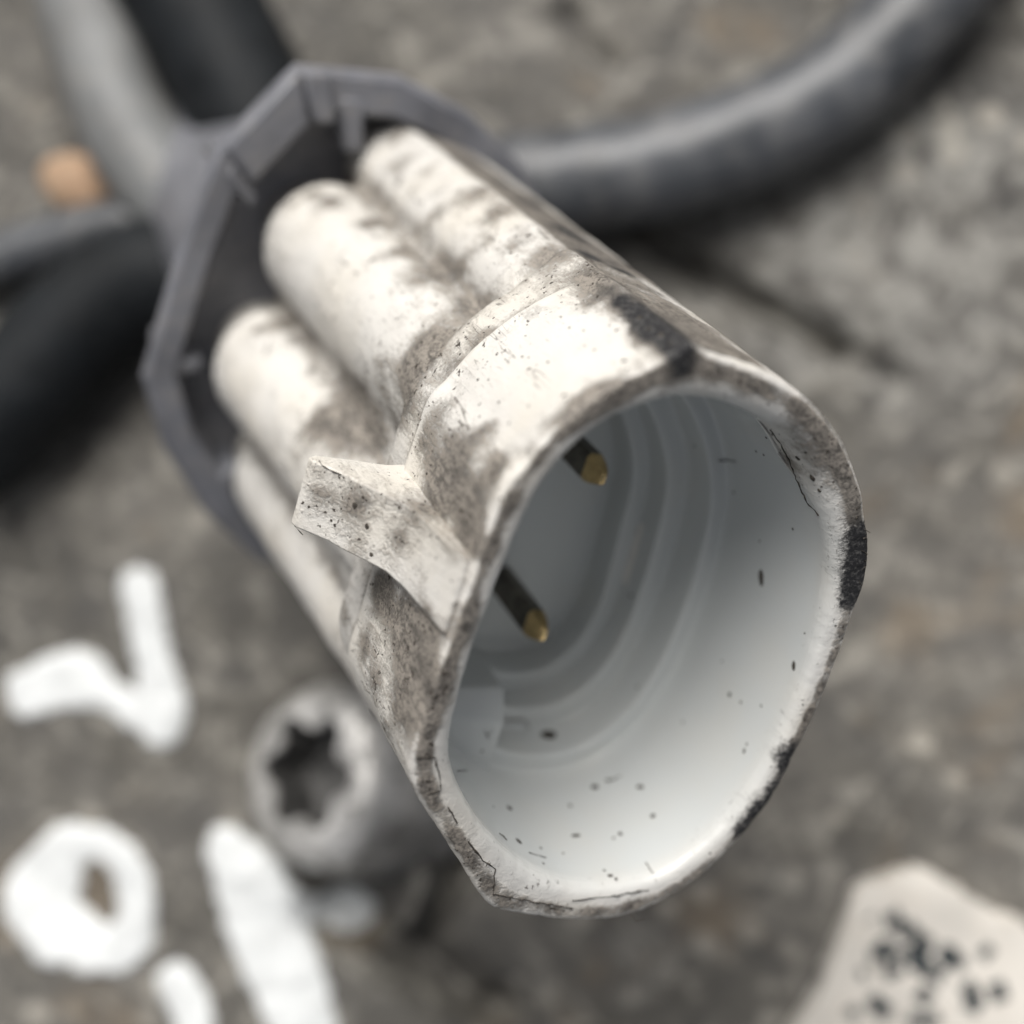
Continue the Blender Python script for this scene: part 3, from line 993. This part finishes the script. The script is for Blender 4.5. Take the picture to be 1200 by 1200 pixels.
head = []
FZ = .0165
secs = [('c', .0040, .0020), ('c', .0074, .0022), ('c', .0078, .0028), ('c', .0078, .0120), ('c', .0076, .0138), ('c', .0070, .0152), ('c', .0063, .0160), ('c', .0054, .01645),
        ('s', .0036, .0049, FZ), ('s', .00345, .0048, FZ - .0004)]
for s_ in secs:
    for k in range(S):
        w = 2 * math.pi * k / S
        if s_[0] == 'c': r, z = s_[1], s_[2]
        else: r, z = star(k, s_[1], s_[2]), s_[3]
        v = Vector((math.cos(w) * r, math.sin(w) * r, z))
        f = 1 + .02 * noise.noise(v * 500)
        head.append((v.x * f, v.y * f, v.z))
ff = grid_faces(len(secs), S) + [tuple(range(S))]
hd = mesh_obj('head', head, ff, M_STEEL, bolt); sharp(hd, 40)
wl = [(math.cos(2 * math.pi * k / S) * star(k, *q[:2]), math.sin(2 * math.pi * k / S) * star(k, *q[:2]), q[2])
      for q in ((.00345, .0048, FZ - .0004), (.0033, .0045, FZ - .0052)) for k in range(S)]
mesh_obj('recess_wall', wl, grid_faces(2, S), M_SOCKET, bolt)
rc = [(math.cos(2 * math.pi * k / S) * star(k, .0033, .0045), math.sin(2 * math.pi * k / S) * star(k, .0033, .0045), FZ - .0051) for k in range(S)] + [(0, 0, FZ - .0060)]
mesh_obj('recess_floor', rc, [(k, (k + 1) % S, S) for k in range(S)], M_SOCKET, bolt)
# threaded shank: a helical ridge on the shaft
sv2 = []
turns, per = 9, 24
for j in range(turns * 6 + 1):
    z = .0048 - .013 * j / (turns * 6)
    for k in range(per):
        w = 2 * math.pi * k / per
        ph = (j / 6.0 + k / per) % 1.0
        r = .0037 + .0005 * (1 - abs(2 * ph - 1))
        sv2.append((math.cos(w) * r, math.sin(w) * r, z))
mesh_obj('shank', sv2, grid_faces(turns * 6 + 1, per), M_STEEL, bolt)

# ------------------------------------------------------------------ cream card label with dark print
CARD = [(962, 1160), (978, 1118), (992, 1080), (1003, 1046), (1024, 1034), (1042, 1028), (1060, 1021), (1082, 1018), (1104, 1030), (1124, 1044), (1165, 1068), (1215, 1100), (1240, 1260), (930, 1260)]
outl = catmull(CARD, 5, closed=True)
cz = .0016
pts = np.array([at(u, v, cz) for u, v in outl])
for i, p in enumerate(pts):
    p[:2] += np.array([noise.noise(Vector((i * .7, 0, 0))), noise.noise(Vector((0, i * .7, 4)))]) * .00035
c0 = pts.mean(0)
org_c = Vector((c0[0], c0[1], float(c0[:2] @ SLOPE)))
nP = len(pts)
card_v = []
secs = [(1.0, cz - .0022), (1.0, cz - .00015), (.988, cz), (.9, cz + .0001), (.75, cz + .0002), (.5, cz + .0002), (.25, cz + .0002)]


def card_z(x, y, z): return z + float(np.array([x - c0[0], y - c0[1]]) @ SLOPE) + .00025 * noise.noise(Vector((x * 160, y * 160, 2)))


for s_, z in secs:
    for p in pts:
        x, y = c0[0] + (p[0] - c0[0]) * s_, c0[1] + (p[1] - c0[1]) * s_
        card_v.append((x - org_c.x, y - org_c.y, card_z(x, y, z)))
cf = grid_faces(len(secs), nP) + [tuple(range(nP)), tuple((len(secs) - 1) * nP + k for k in range(nP))]
root = empty('label_card', loc=org_c)
tag(root, 'cream card label with broken dark print lying on the dark ground', 'label')
card = mesh_obj('card', card_v, cf, M_CARD, root); sharp(card, 50)
tc = BVHTree.FromPolygons([Vector(v) + org_c for v in card_v], cf)
MARKS = [[(1018, 1074, 5), (1020, 1077, 4)], [(1037, 1080, 6), (1046, 1078, 5), (1056, 1073, 6)], [(1057, 1084, 5), (1062, 1090, 6), (1070, 1087, 4), (1074, 1084, 6)],
         [(1030, 1100, 4), (1036, 1108, 6), (1040, 1118, 7), (1045, 1123, 4)], [(1018, 1120, 5), (1028, 1119, 4)], [(1050, 1119, 4), (1062, 1115, 4), (1072, 1110, 4)],
         [(1090, 1097, 4), (1080, 1106, 6), (1078, 1122, 7), (1074, 1138, 7)], [(1078, 1130, 6), (1092, 1140, 5), (1104, 1146, 5)], [(1112, 1106, 5), (1110, 1118, 7), (1120, 1126, 6), (1130, 1122, 5)],
         [(1006, 1142, 5), (1014, 1139, 4)], [(1034, 1140, 4), (1048, 1136, 5), (1052, 1142, 4)], [(1020, 1165, 5), (1030, 1180, 6), (1044, 1186, 4)], [(1075, 1160, 5), (1090, 1172, 6)], [(1130, 1150, 5), (1140, 1170, 6), (1136, 1185, 5)], [(1062, 1190, 4), (1080, 1196, 5), (1100, 1190, 4)],
         [(1150, 1110, 5), (1160, 1120, 5)], [(1165, 1150, 5), (1172, 1172, 6)], [(995, 1190, 5), (1003, 1180, 4)]]
for mk in MARKS:
    pv, pf = [], []
    ctr = catmull([(a, b, c) for a, b, c in mk], 6)
    d = np.gradient(ctr[:, :2], axis=0)
    for i, (u, v, w) in enumerate(ctr):
        nx_ = np.array([-d[i, 1], d[i, 0]]); nx_ /= max(1e-6, np.linalg.norm(nx_))
        w *= 1.7 + .9 * noise.noise(Vector((u * .2, v * .2, 0)))
        for sgn in (-1, -.33, .33, 1):
            uu, vvx = u + nx_[0] * w * sgn, v + nx_[1] * w * sgn
            q = at(uu, vvx, cz)
            hh = tc.ray_cast(Vector((q[0], q[1], .06)), Vector((0, 0, -1)))
            z = (hh[0].z if hh[0] is not None else q[2]) + .00006
            pv.append((q[0] - org_c.x, q[1] - org_c.y, z - org_c.z))
    pf = grid_faces(len(ctr), 4, wrap=False)
    mesh_obj('printed_mark', pv, pf, M_INK, root)
